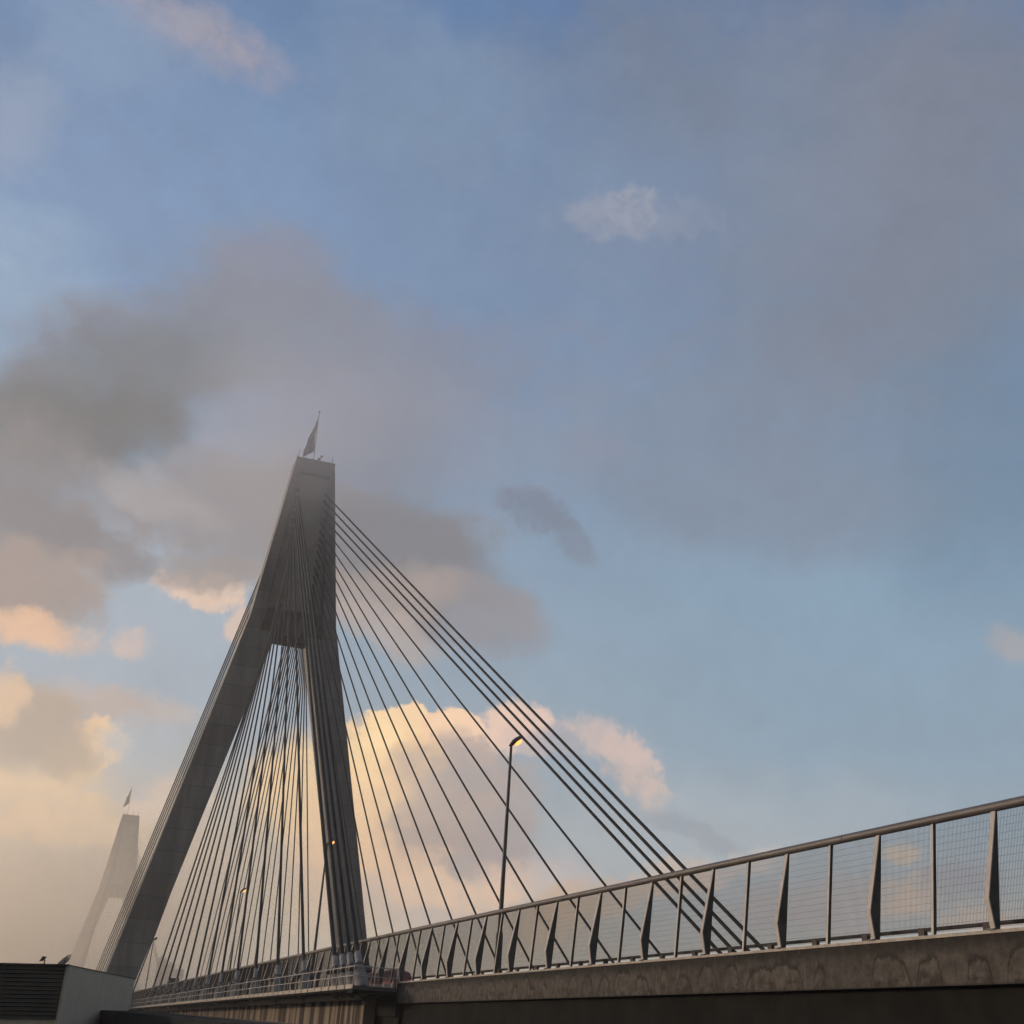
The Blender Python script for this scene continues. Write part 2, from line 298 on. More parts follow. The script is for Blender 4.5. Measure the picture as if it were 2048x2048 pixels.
# ------------------------------------------------------------------ sky
SKY=[
(-3.42,33.69,16.88,9.45,0.275,(130, 154, 188),0.7,1.2,0.1,'S'),
(-7.06,28.15,5.28,3.45,0.299,(158, 179, 200),0.6,1.5,0.6,'S'),
(34.71,16.34,14.18,8.51,0.161,(138, 164, 186),0.75,1.2,0.1,'S'),
(15.02,46.04,14.23,7.4,0.07,(98, 128, 172),0.6,1.2,0.2,'S'),
(39.65,26.63,6.15,8.2,-0.13,(104, 128, 152),0.6,1.2,0.2,'S'),
(1.28,16.35,8.53,6.09,0.168,(172, 182, 194),0.75,1.2,0.15,'S'),
(4.29,4.32,13.29,6.27,0.093,(205, 188, 165),0.85,1.2,0.1,'S'),
(12.32,2.92,9.94,3.98,0.074,(214, 200, 178),0.8,1.2,0.1,'S'),
(26.33,7.65,10.66,3.08,0.229,(180, 188, 194),0.6,1.2,0.1,'S'),
(34.23,42.27,15.74,5.08,-0.243,(122, 129, 148),0.7,1.1,0.4,'S'),
(36.1,35.45,11.66,8.07,0.365,(127, 133, 147),0.85,1.1,0.35,'S'),
(25.05,39.36,9.69,7.65,0.268,(128, 141, 163),0.6,1.1,0.4,'S'),
(28.65,25.65,9.81,4.34,-0.028,(130, 141, 160),0.75,1.1,0.4,'S'),
(22.25,43.85,7.19,4.15,-0.004,(114, 124, 142),0.5,1.1,0.5,'S'),
(15.71,39.78,8.82,5.88,0.07,(124, 143, 171),0.5,1.1,0.4,'S'),
(10.05,41.78,6.88,3.71,-0.149,(130, 148, 172),0.5,1.1,0.4,'S'),
(-1.98,42.09,5.94,1.24,-0.174,(168, 157, 165),0.5,1.5,0.6,'C'),
(-2.03,42.29,3.57,0.62,-0.172,(182, 165, 166),0.35,1.6,0.8,'F'),
(-8.12,37.41,2.42,2.42,0.338,(154, 163, 182),0.5,1.4,0.6,'S'),
(-4.71,41.08,4.27,2.13,0.15,(140, 160, 188),0.5,1.1,0.4,'S'),
(10.62,30.4,10.44,3.16,-0.108,(136, 140, 157),0.85,1,0.45,'S'),
(5.39,32.59,3.14,2.9,0.178,(141, 142, 157),0.7,1,0.4,'S'),
(12.09,26.12,9.93,3.55,0.023,(142, 149, 167),0.75,1.1,0.4,'S'),
(2.69,29.07,9.66,2.76,0.338,(136, 140, 153),0.9,0.9,0.4,'S'),
(-0.94,25.74,6.5,3.03,0.443,(126, 128, 134),0.9,0.9,0.4,'S'),
(-1.32,23.37,5.45,2.31,0.221,(121, 120, 121),0.95,0.9,0.4,'S'),
(-3.44,20.61,3.78,2.98,0.226,(139, 134, 136),0.85,0.9,0.4,'S'),
(5.43,23.77,4.5,0.9,0.343,(156, 156, 168),0.5,1,0.4,'S'),
(6.73,21.16,8.87,2.66,0.036,(148, 143, 146),0.95,0.8,0.45,'S'),
(13.37,20.45,3.67,3.21,-0.533,(130, 130, 136),0.9,0.9,0.4,'S'),
(15.84,18.19,3.39,1.58,-0.376,(150, 144, 148),0.8,0.9,0.4,'S'),
(11.07,18.67,4.01,1.34,0.11,(174, 158, 150),0.7,1,0.35,'S'),
(12.13,17.15,3.11,0.89,-0.266,(190, 170, 158),0.6,1,0.35,'S'),
(1.62,21.45,3.22,1.07,-0.277,(176, 169, 170),0.6,1,0.4,'S'),
(-1.72,19.18,3.9,1.23,-0.366,(138, 133, 136),0.85,0.8,0.4,'S'),
(-2.62,16.75,3.3,2.14,0.198,(164, 149, 143),0.95,0.8,0.35,'C'),
(-2.07,14.97,2.32,0.97,0.025,(230, 190, 160),0.95,0.9,0.35,'C'),
(4.35,18.05,2.02,0.77,0.004,(226, 198, 178),0.95,0.9,0.45,'F'),
(4.87,18.89,2.79,0.86,0.153,(157, 148, 146),0.85,0.9,0.35,'C'),
(1.87,15.14,0.9,0.7,-0.222,(208, 188, 180),0.8,1.1,0.4,'F'),
(6.13,16.53,0.75,0.97,-0.595,(222, 194, 176),0.8,1,0.4,'F'),
(1.2,12.31,3.75,1.03,-0.007,(198, 180, 170),0.7,1,0.4,'C'),
(2.01,12.21,1.64,0.82,-0.42,(184, 168, 162),0.5,1,0.4,'C'),
(18.59,23.31,1.77,0.98,-0.208,(122, 129, 145),0.7,1.1,0.5,'F'),
(20.4,22.03,1.68,0.75,-0.841,(126, 134, 150),0.6,1.1,0.5,'F'),
(1.12,10.54,1.16,1.08,0.138,(250, 212, 168),0.95,0.5,0.35,'F'),
(0.33,9.57,1.14,0.76,0.136,(246, 208, 166),0.9,0.6,0.35,'F'),
(-0.92,8.12,4.11,1.5,-0.064,(240, 207, 166),0.9,0.9,0.35,'C'),
(-1.25,10.84,2.51,2.13,-0.236,(178, 162, 148),0.95,0.8,0.3,'C'),
(-2.51,11.94,0.93,1.3,0.166,(228, 194, 162),0.8,0.9,0.35,'C'),
(-0.09,9.73,1.32,1.13,0.139,(186, 168, 150),0.8,0.9,0.4,'F'),
(-0.15,8.01,1.12,0.56,0.128,(246, 214, 174),0.6,1,0.4,'F'),
(0.75,5.2,7.71,2.76,0.107,(198, 178, 158),0.75,1.1,0.3,'S'),
(0.9,3.39,5.8,2.17,0.094,(180, 161, 146),0.7,1.1,0.3,'S'),
(9.77,9.37,2.27,2.68,0.097,(250, 214, 166),0.95,0.8,0.3,'C'),
(13.33,11.61,2.45,1.81,0.087,(255, 216, 168),0.97,0.5,0.3,'C'),
(12.98,8.55,3.33,3.74,0.084,(244, 207, 166),0.95,0.8,0.3,'C'),
(11.88,11.14,0.97,0.93,0.093,(255, 222, 172),0.95,0.4,0.3,'F'),
(12.71,12.39,1.07,0.9,0.091,(262, 226, 174),0.95,0.4,0.3,'F'),
(13.94,13.15,1.08,0.82,0.086,(262, 224, 178),0.95,0.4,0.3,'F'),
(15.16,12.79,0.86,0.78,0.08,(255, 214, 176),0.95,0.45,0.3,'F'),
(16.12,12.98,0.99,0.78,0.076,(258, 218, 182),0.95,0.4,0.35,'F'),
(16.83,12.01,0.77,0.77,0.072,(236, 200, 178),0.85,0.6,0.35,'F'),
(17.62,9.8,0.55,0.55,0.069,(232, 200, 182),0.7,0.8,0.5,'F'),
(16.81,9.19,2.74,2.95,0.072,(178, 164, 159),0.95,1,0.35,'C'),
(15.49,8.53,2.52,1.47,0.26,(190, 170, 158),0.7,1.1,0.4,'C'),
(16.2,11.85,1.5,0.99,0.075,(184, 168, 163),0.85,0.9,0.35,'F'),
(14.45,10.91,1.5,1.07,-0.287,(196, 176, 164),0.7,1,0.4,'F'),
(18.48,7.65,1.89,1.68,-0.482,(172, 162, 162),0.9,0.9,0.35,'C'),
(15.17,7.41,3.11,1.45,0.076,(176, 160, 154),0.7,1,0.35,'C'),
(11.81,5.84,2.84,2.23,0.082,(240, 204, 170),0.85,0.9,0.3,'C'),
(12.85,12.13,0.98,0.73,0.09,(268, 232, 180),0.8,0.9,0.4,'F'),
(12.29,10.27,1.26,1.26,0.089,(262, 222, 172),0.7,1,0.4,'F'),
(11.56,8.21,1.24,1.86,0.088,(255, 214, 168),0.7,1,0.4,'F'),
(15.34,5.25,4.08,1.22,0.073,(208, 190, 178),0.8,1,0.35,'C'),
(18.77,6.14,2.06,1.03,0.066,(238, 204, 180),0.75,1,0.4,'C'),
(13.99,6.66,1.85,0.82,0.262,(240, 202, 170),0.7,1,0.4,'F'),
(12.2,7.06,1.85,1.15,0.084,(250, 208, 166),0.75,1,0.4,'F'),
(15.09,5.77,1.84,0.7,0.184,(244, 206, 172),0.7,1,0.5,'F'),
(17.37,5.61,1.64,0.62,0.179,(240, 204, 174),0.7,1,0.5,'F'),
(17.95,13.12,1.3,0.95,-0.265,(246, 210, 188),0.9,0.7,0.35,'F'),
(19.01,13.53,1.09,0.87,-0.27,(240, 206, 188),0.85,0.8,0.4,'F'),
(18.85,12.6,1.08,0.56,-0.269,(218, 194, 186),0.6,1,0.4,'F'),
(20.82,6.49,1.65,1.44,-0.489,(198, 189, 188),0.7,1,0.35,'C'),
(20.25,12.69,1.29,0.73,-0.313,(180, 174, 180),0.7,1,0.4,'F'),
(22.18,12.79,1.72,0.95,-0.507,(214, 192, 184),0.75,1,0.5,'F'),
(23.38,11.6,1.72,0.94,-0.73,(216, 192, 182),0.75,1,0.5,'F'),
(24.24,10.63,1.2,0.73,-0.966,(214, 192, 182),0.55,1.1,0.5,'F'),
(26.12,8.73,2.44,0.57,-0.37,(156, 163, 174),0.75,1,0.4,'F'),
(27.94,7.4,2.44,0.53,0.262,(214, 198, 190),0.65,1,0.4,'F'),
(22.88,37.29,1.01,0.82,0.996,(178, 174, 178),0.5,1.7,1,'F'),
(20.94,36.93,1.56,0.73,0.019,(162, 164, 176),0.4,1.7,1,'F'),
(23.02,36.96,4.13,1.03,-0.002,(146, 153, 172),0.5,1.2,0.4,'F'),
(39.38,17.01,1.26,0.73,-0.558,(168, 168, 173),0.85,1,0.35,'F'),
(31.45,6.17,4.29,1.17,0.187,(176, 166, 166),0.7,1.1,0.4,'C'),
(34.14,8.34,0.77,0.39,0.209,(212, 190, 166),0.75,1.1,0.5,'F'),
(34.13,6.58,1.15,0.84,0.218,(208, 184, 164),0.75,1.1,0.5,'F'),
(36.57,7.16,1.64,0.73,0.021,(158, 156, 164),0.65,1.1,0.4,'C'),
(37,5.66,1.63,0.65,0.127,(204, 182, 166),0.75,1.1,0.5,'F'),
(25.11,6.73,1.84,0.82,0.233,(214, 188, 166),0.7,1.1,0.5,'F'),
(21.87,5.69,2.47,0.82,0.241,(206, 180, 158),0.7,1.1,0.5,'F'),
(20.08,4.52,2.45,1.23,0.245,(206, 178, 150),0.7,1.1,0.4,'C'),
(4.21,8.55,1.76,0.98,0.307,(222, 200, 184),0.8,1,0.5,'F'),
(1.71,7.19,2.09,0.76,0,(238, 206, 170),0.85,1,0.5,'F'),
(-0.66,6.8,1.66,0.81,0.004,(244, 206, 164),0.85,1,0.5,'F'),
(3.08,10.59,1.78,1.38,0.129,(172, 183, 194),0.75,1.2,0.4,'C'),
(2.65,9.01,1.36,0.58,0.123,(180, 184, 188),0.7,1.1,0.5,'F'),
(1.55,4.88,2.63,0.75,-0.088,(176, 158, 144),0.6,1.2,0.5,'C'),
]

SUN_AZ, SUN_EL = -46., 6.0                  # degrees from +Y towards +X
def build_world():
    w = bpy.data.worlds.new('World'); sc.world = w; w.use_nodes = True
    g = G(w.node_tree); w.node_tree.nodes.clear()
    out = g.N.new('ShaderNodeOutputWorld'); bg = g.N.new('ShaderNodeBackground')
    g.L.new(bg.outputs[0], out.inputs[0])
    d = g.N.new('ShaderNodeTexCoord').outputs['Generated']
    x, y, z = g.xyz(d)
    az = g.m('MULTIPLY', g.m('ARCTAN2', x, y), 57.29578)
    el = g.m('MULTIPLY', g.m('ARCSINE', z), 57.29578)
    # clear evening sky: physical sky plus the measured blue-to-cream gradient
    nis = g.N.new('ShaderNodeTexSky'); nis.sky_type = 'NISHITA'; nis.sun_disc = False
    nis.sun_elevation = R(SUN_EL); nis.sun_rotation = R(SUN_AZ); nis.dust_density = 1.5
    phys = g.v('SCALE', nis.outputs[0], scale=.06)
    grad = g.ramp(g.lin(el, -5, 90), [(p, srgb(c)) for p, c in
        ((0., (92, 86, 78)), (.05, (150, 140, 122)), (.075, (192, 184, 172)), (.14, (172, 182, 190)), (.25, (146, 168, 190)),
         (.38, (130, 152, 184)), (.54, (102, 130, 170)), (1., (70, 98, 140)))], 'LINEAR')
    base = g.mix(.12, grad, phys)
    # unseen sky behind the camera: flat grey, its level set to light camera-facing sides
    daz = g.m('ABSOLUTE', g.m('WRAP', g.m('SUBTRACT', az, 5.), 180., -180.))
    base = g.mix(g.smooth(daz, 60., 125., 0., .9), base, (.205, .205, .205, 1))
    # glow around the hidden sun
    ga = g.m('DIVIDE', g.m('SUBTRACT', az, -50.), 42.); ge = g.m('DIVIDE', g.m('SUBTRACT', el, 5.), 17.)
    gl = g.m('ADD', g.m('MULTIPLY', ga, ga), g.m('MULTIPLY', ge, ge))
    glow = g.smooth(gl, 0., 1., 1., 0.)
    base = g.mix(g.m('MULTIPLY', glow, .95), base, (2.1, 1.42, .90, 1))
    # cloud fields
    P = g.comb(g.m('MULTIPLY', az, .906), el, 1.)
    wS = g.noise(d, 5., 3, .5); wC = g.noise(d, 20., 5, .55); wF = g.noise(d, 75., 5, .62)
    def off(n, k): return g.v('SCALE', g.v('SUBTRACT', n.outputs['Color'], (.5, .5, .5)), scale=k)
    flat = lambda v: g.v('MULTIPLY', v, (1, 1, 0))
    PS = g.v('ADD', P, flat(off(wS, 5.)))
    PS = g.v('ADD', PS, flat(off(wC, 2.)))
    PS = g.v('ADD', PS, flat(off(wF, .8)))
    PC = g.v('ADD', P, flat(off(wC, 1.7)))
    PC = g.v('ADD', PC, flat(off(wF, .9)))
    nS = g.m('MULTIPLY_ADD', g.noise(g.v('MULTIPLY', d, (1., 1., 1.5)), 9., 10, .68).outputs[0], 5., -2.35)
    nC = g.m('MULTIPLY_ADD', g.noise(d, 30., 8, .64).outputs[0], 5., -2.35)
    nF = g.m('MULTIPLY_ADD', g.noise(d, 85., 6, .62).outputs[0], 5., -2.4)
    nC2 = g.m('MULTIPLY_ADD', nF, .7, g.m('MULTIPLY', nC, .6))
    col = base
    for (cx, cy, rx, ry, an, c, alpha, edge, amp, kind) in SKY:
        ca, sa = math.cos(an), math.sin(an)
        Pv, n = {'S': (PS, nS), 'C': (PC, nC), 'F': (PC, nC2)}[kind]
        q1 = g.v('DOT_PRODUCT', Pv, (ca / rx, sa / rx, -(cx * ca + cy * sa) / rx))
        q2 = g.v('DOT_PRODUCT', Pv, (-sa / ry, ca / ry, -(-cx * sa + cy * ca) / ry))
        r2 = g.m('MULTIPLY_ADD', q1, q1, g.m('MULTIPLY', q2, q2))
        t = g.m('MULTIPLY_ADD', n, amp * 1.6, g.m('SUBTRACT', 1., r2))
        col = g.mix(g.smooth(t, -.55 * edge, edge, 0., alpha), col, (*srgb(c), 1))
    # thin structure inside the clouds
    lum = g.m('MULTIPLY_ADD', nC, .034, g.m('MULTIPLY_ADD', nF, .014, g.m('MULTIPLY_ADD', nS, .030, 1.)))
    col = g.v('MULTIPLY', col, g.comb(lum, lum, g.m('MULTIPLY', lum, .988)))
    g.L.new(col, bg.inputs['Color']); bg.inputs['Strength'].default_value = 1.0
build_world()
sun = bpy.data.lights.new('sun', 'SUN'); sun.energy = 3.2; sun.angle = R(3.); sun.color = (1., .76, .56)
suno = bpy.data.objects.new('sun', sun); C.objects.link(suno)
sd = Vector((math.sin(R(SUN_AZ)) * math.cos(R(SUN_EL)), math.cos(R(SUN_AZ)) * math.cos(R(SUN_EL)), math.sin(R(SUN_EL))))
suno.rotation_euler = (-sd).to_track_quat('-Z', 'Y').to_euler()
suno.location = sd * 300

# ------------------------------------------------------------------ ground and water
def terrain():
    mb = MB()
    xs = [-1200, -400, -150, -60, -20, 10, 25, 55, 90, 150, 400, 1200]
    ys = [-400, -150, -60, -20, 10, 40, 70, 100, 130, 150, 170, 200, 400, 1400]
    def h(x, y): return 0. if y < 120 else -12. * min(1, (y - 120) / 80.) 
    g_ = [[mb.bm.verts.new((x, y, h(x, y))) for x in xs] for y in ys]
    for j in range(len(ys) - 1):
        for i in range(len(xs) - 1): mb.face([g_[j][i], g_[j][i+1], g_[j+1][i+1], g_[j+1][i]])
    tag(mb.done('ground', M['ground']), 'dark asphalt ground sloping down to the harbour', 'ground', kind='structure')
    mb = MB()
    v = [mb.bm.verts.new(p) for p in ((-1200, 150, -9.6), (1200, 150, -9.6), (1200, 1400, -9.6), (-1200, 1400, -9.6))]
    mb.face(v)
    tag(mb.done('water', M['water']), 'dark harbour water under the main span', 'water', kind='structure')
terrain()

# ------------------------------------------------------------------ viaduct and stayed deck
def strip_beam(name, x0, x1, ztop, zbot, Ys, mat, parent):   # long beam following the deck profile, UV in metres on its outer face
    mb = MB(); rings = []
    for Y in Ys:
        z = deck_z(Y)
        rings.append([(x0, Y, z + zbot), (x0, Y, z + ztop), (x1, Y, z + ztop), (x1, Y, z + zbot)])
    mb.loft(rings)
    uv = mb.bm.loops.layers.uv.new('UVMap')
    for f in mb.bm.faces:
        for l in f.loops:
            c = l.vert.co
            l[uv].uv = (c.y, (c.z - deck_z(c.y) - zbot) / (ztop - zbot))
    return mb.done(name, mat, parent)
def steps(a, b, d):
    n = max(1, round((b - a) / d)); return [a + (b - a) * i / n for i in range(n + 1)]
YA = steps(-60, PIER - .6, 4.)
via = thing('approach_viaduct', 'approach viaduct with arch-stained concrete edge running to the right of the pier', 'viaduct', (EDGE, 40, 0))
via_in = Matrix.Translation((-EDGE, -40, 0))
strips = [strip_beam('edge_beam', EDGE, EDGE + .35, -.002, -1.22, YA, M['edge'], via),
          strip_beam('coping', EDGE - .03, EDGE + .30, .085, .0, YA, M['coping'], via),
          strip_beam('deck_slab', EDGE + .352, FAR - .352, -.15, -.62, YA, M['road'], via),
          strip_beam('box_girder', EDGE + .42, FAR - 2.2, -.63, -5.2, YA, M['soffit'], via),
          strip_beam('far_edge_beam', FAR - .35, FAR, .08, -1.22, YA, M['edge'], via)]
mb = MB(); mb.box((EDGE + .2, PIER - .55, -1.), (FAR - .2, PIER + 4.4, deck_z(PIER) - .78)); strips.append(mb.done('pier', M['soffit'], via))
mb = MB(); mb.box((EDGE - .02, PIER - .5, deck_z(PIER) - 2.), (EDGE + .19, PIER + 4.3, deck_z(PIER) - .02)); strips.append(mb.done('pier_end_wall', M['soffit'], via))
for o in strips: o.matrix_parent_inverse = via_in

YM = steps(PIER + 4.5, 980, 6.)
dk = thing('stayed_bridge_deck', 'stayed bridge deck with rust streaked girder side running under the pylon', 'bridge deck', (EDGE, 240, 0))
dk_in = Matrix.Translation((-EDGE, -240, 0))
YM0 = steps(PIER + .2, 980, 6.)
PX = 20.0                                    # outer edge of the stay platform
parts = [strip_beam('girder', 22.3, 23.1, -.80, -5.2, YM, M['girder'], dk),
         strip_beam('deck_slab', 23.15, FAR - .3, -.12, -.70, YM0, M['road'], dk),
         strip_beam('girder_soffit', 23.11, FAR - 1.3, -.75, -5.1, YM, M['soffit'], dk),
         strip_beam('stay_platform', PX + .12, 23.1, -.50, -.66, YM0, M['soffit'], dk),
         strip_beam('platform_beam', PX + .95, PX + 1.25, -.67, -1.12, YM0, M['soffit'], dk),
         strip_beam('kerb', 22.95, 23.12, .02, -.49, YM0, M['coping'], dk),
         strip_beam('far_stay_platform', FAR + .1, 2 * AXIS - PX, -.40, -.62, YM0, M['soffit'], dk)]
for o in parts: o.matrix_parent_inverse = dk_in

# platform handrail with toe boards, wrapping round the corner at the pier
hr = thing('platform_handrail', 'pale two-rail handrail around the stay anchor platform', 'handrail', (PX, PIER - .8, deck_z(PIER)))
hr_in = Matrix.Translation((-PX, -(PIER - .8), -deck_z(PIER)))
HY0 = PIER - 1.2
def hz(Y): return deck_z(Y) - .42
seg = []
for lvl, nm in ((1.22, 'top_rail'), (.66, 'mid_rail')):
    mb = MB()
    mb.tube([(22.95, HY0 + .2, hz(HY0) + lvl), (PX + .06, HY0, hz(HY0) + lvl)] + [(PX, Y, hz(Y) + lvl) for Y in steps(HY0 + .1, 330, 8.)], .035, 6)
    seg.append(mb.done(nm, M['hand'], hr))
pm = None
hpos = [(PX, HY0 + .1 + 2.25 * i) for i in range(90)] + [(22.9, HY0 + .2), (21.4, HY0 + .1)]
mb = MB(); mb.box((-.03, -.03, 0), (.03, .03, 1.22)); pm = mb.done('post', M['hand'], hr)
for i, (X, Y) in enumerate(hpos):
    o = pm if i == 0 else copy_part(pm, hr)
    o.location = (X, Y, hz(Y)); seg.append(o)
Y = HY0 + .15; mb = MB()
while Y < 325:
    mb.loft([[(PX - .02, y, hz(y) - .12), (PX - .02, y, hz(y) + .14), (PX + .01, y, hz(y) + .14), (PX + .01, y, hz(y) - .12)] for y in (Y, Y + 1.95)])
    Y += 2.25
tb = mb.done('toe_board', M['toe'], hr); seg.append(tb)
mb = MB(); mb.loft([[(x, y - .02, hz(HY0) - .16), (x, y - .02, hz(HY0) + .07), (x, y + .01, hz(HY0) + .07), (x, y + .01, hz(HY0) - .16)] for x, y in ((PX, HY0), (22.9, HY0 + .18))])
seg.append(mb.done('end_toe_board', M['pole'], hr))
mb = MB(); mb.box((PX + .02, HY0 + .05, hz(HY0) - .36), (22.9, PIER + .15, hz(HY0) - .17)); seg.append(mb.done('end_platform', M['soffit'], hr))
for o in seg: o.matrix_parent_inverse = hr_in

# ------------------------------------------------------------------ protective screen fences
LEAN = .28
SP = 2.505
Y0 = 26.36
def slope_at(Y): return math.atan((deck_z(Y + 1) - deck_z(Y - 1)) / 2)
def thick_post():
    # tapered plate with an outer flange that kinks a quarter of the way up
    prof_o = [(-.07, 0.), (-.19, .78), (.11 + LEAN - .09, FH - .16)]
    prof_i = [(LEAN + .10, FH - .16), (.12, .0)]
    mb = MB(); mb.prism(prof_o + prof_i, 1, -.018, .018)
    web = mb.done('post_web', M['web'])
    mb = MB()
    th = .035
    rings = []
    for (x, z) in prof_o:
        rings.append([(x - th, -.085, z), (x, -.085, z), (x, .085, z), (x - th, .085, z)])
    mb.loft(rings)
    fl = mb.done('post_flange', M['post'])
    mb = MB(); mb.box((-.2, -.13, -.01), (.22, .13, .03)); bp = mb.done('base_plate', M['web'])
    return web, fl, bp
def thin_post():
    mb = MB()
    ends = ((.06, 0.), (LEAN + .05, FH - .14))
    mb.loft([[(-.045 + l, -.02, z), (.065 + l, -.02, z), (.065 + l, .02, z), (-.045 + l, .02, z)] for l, z in ends])
    o = mb.done('thin_post', M['web'])
    mb = MB(); mb.loft([[(-.062 + l, -.048, z), (-.047 + l, -.048, z), (-.047 + l, .048, z), (-.062 + l, .048, z)] for l, z in ends])
    mb.done('flange', M['post'], o)
    return o
def mesh_panel():
    mb = MB(); r = .0047
    z0, z1 = .10, FH - .20
    L = SP - .10
    def X(z): return .07 + LEAN * z / FH
    nv = 44
    for i in range(nv + 1):
        y = -L / 2 + L * i / nv
        a = [(X(z0) - r, y - r, z0), (X(z0) + r, y - r, z0), (X(z0), y + r, z0)]
        b = [(X(z1) - r, y - r, z1), (X(z1) + r, y - r, z1), (X(z1), y + r, z1)]
        mb.loft([a, b], cap=False)
    nh = 15
    for i in range(nh + 1):
        z = z0 + (z1 - z0) * i / nh; x = X(z) + .012
        q = .0024
        a = [(x, -L / 2, z - q), (x + q, -L / 2, z + q), (x - q, -L / 2, z + q)]
        b = [(x, L / 2, z - q), (x + q, L / 2, z + q), (x - q, L / 2, z + q)]
        mb.loft([a, b], cap=False)
    return mb.done('mesh_panel', M['wire'])
web0, fl0, bp0 = thick_post(); thin0 = thin_post(); pan0 = mesh_panel()
def fence(n0, n1, label):
    Ya = Y0 + n0 * SP; base = Vector((EDGE + .12, Ya, deck_z(Ya)))
    root = thing('screen_fence', label, 'fence', base, 'wire screen fences along the deck edge')
    inv = Matrix.Translation(-base)
    for n in range(n0, n1):
        Y = Y0 + n * SP
        if n % 2 == 0:
            o = copy_part(web0, root, (base.x, Y, deck_z(Y) + .085)); o.name = 'thick_post'; o.matrix_parent_inverse = inv
            f = copy_part(fl0, o); f.name = 'flange'
            f = copy_part(bp0, o); f.name = 'base_plate'
        else:
            o = copy_part(thin0, root, (base.x, Y, deck_z(Y) + .085)); o.matrix_parent_inverse = inv
            copy_part(thin0.children[0], o)
        Yc = Y + SP / 2
        o = copy_part(pan0, root, (base.x, Yc, deck_z(Yc) + .085), (slope_at(Yc), 0, 0)); o.matrix_parent_inverse = inv
    x = base.x + LEAN + .02
    k = n0
    while k < n1:
        k2 = min(k + 5, n1)
        mb = MB(); ya = Y0 + k * SP + (.7 * SP); yb = Y0 + k2 * SP + (.7 * SP) - .03
        if k == n0: ya = Y0 + n0 * SP - .3
        if k2 == n1: yb = Y0 + k2 * SP - .31
        mb.tube([(x, ya, deck_z(ya) + FH), (x, yb, deck_z(yb) + FH)], .128, 16)
        o = mb.done('top_rail', M['rail'], root, True); o.matrix_parent_inverse = inv
        k = k2
    return root
fence(-8, 22, 'wire screen fence on the approach viaduct, right of the four grey stay sockets')
fence(22, 85, 'wire screen fence along the side span, left of the four grey stay sockets')
fence(85, 122, 'distant wire screen fence beyond the near pylon')
for o in (web0, fl0, bp0, thin0.children[0], thin0, pan0): bpy.data.objects.remove(o)

# low crash barrier behind the approach screen
gr = thing('crash_barrier', 'low dark crash barrier seen through the foot of the screen fence', 'barrier', (EDGE + .55, 30, deck_z(30)))
ginv = Matrix.Translation((-(EDGE + .55), -30, -deck_z(30)))
for z, r in ((.32, .055), (.12, .022)):
    mb = MB(); mb.tube([(EDGE + .55, y, deck_z(y) + z) for y in steps(5, PIER - 1, 6.)], r, 8)
    o = mb.done('beam', M['guard'], gr, True); o.matrix_parent_inverse = ginv
mb = MB(); mb.box((-.06, -.13, .0), (.06, .13, .37)); gp = mb.done('post', M['guard'], gr)
for i in range(28):
    y = 8.6 + 2.65 * i
    o = gp if i == 0 else copy_part(gp, gr)
    o.location = (EDGE + .55, y, deck_z(y)); o.matrix_parent_inverse = ginv

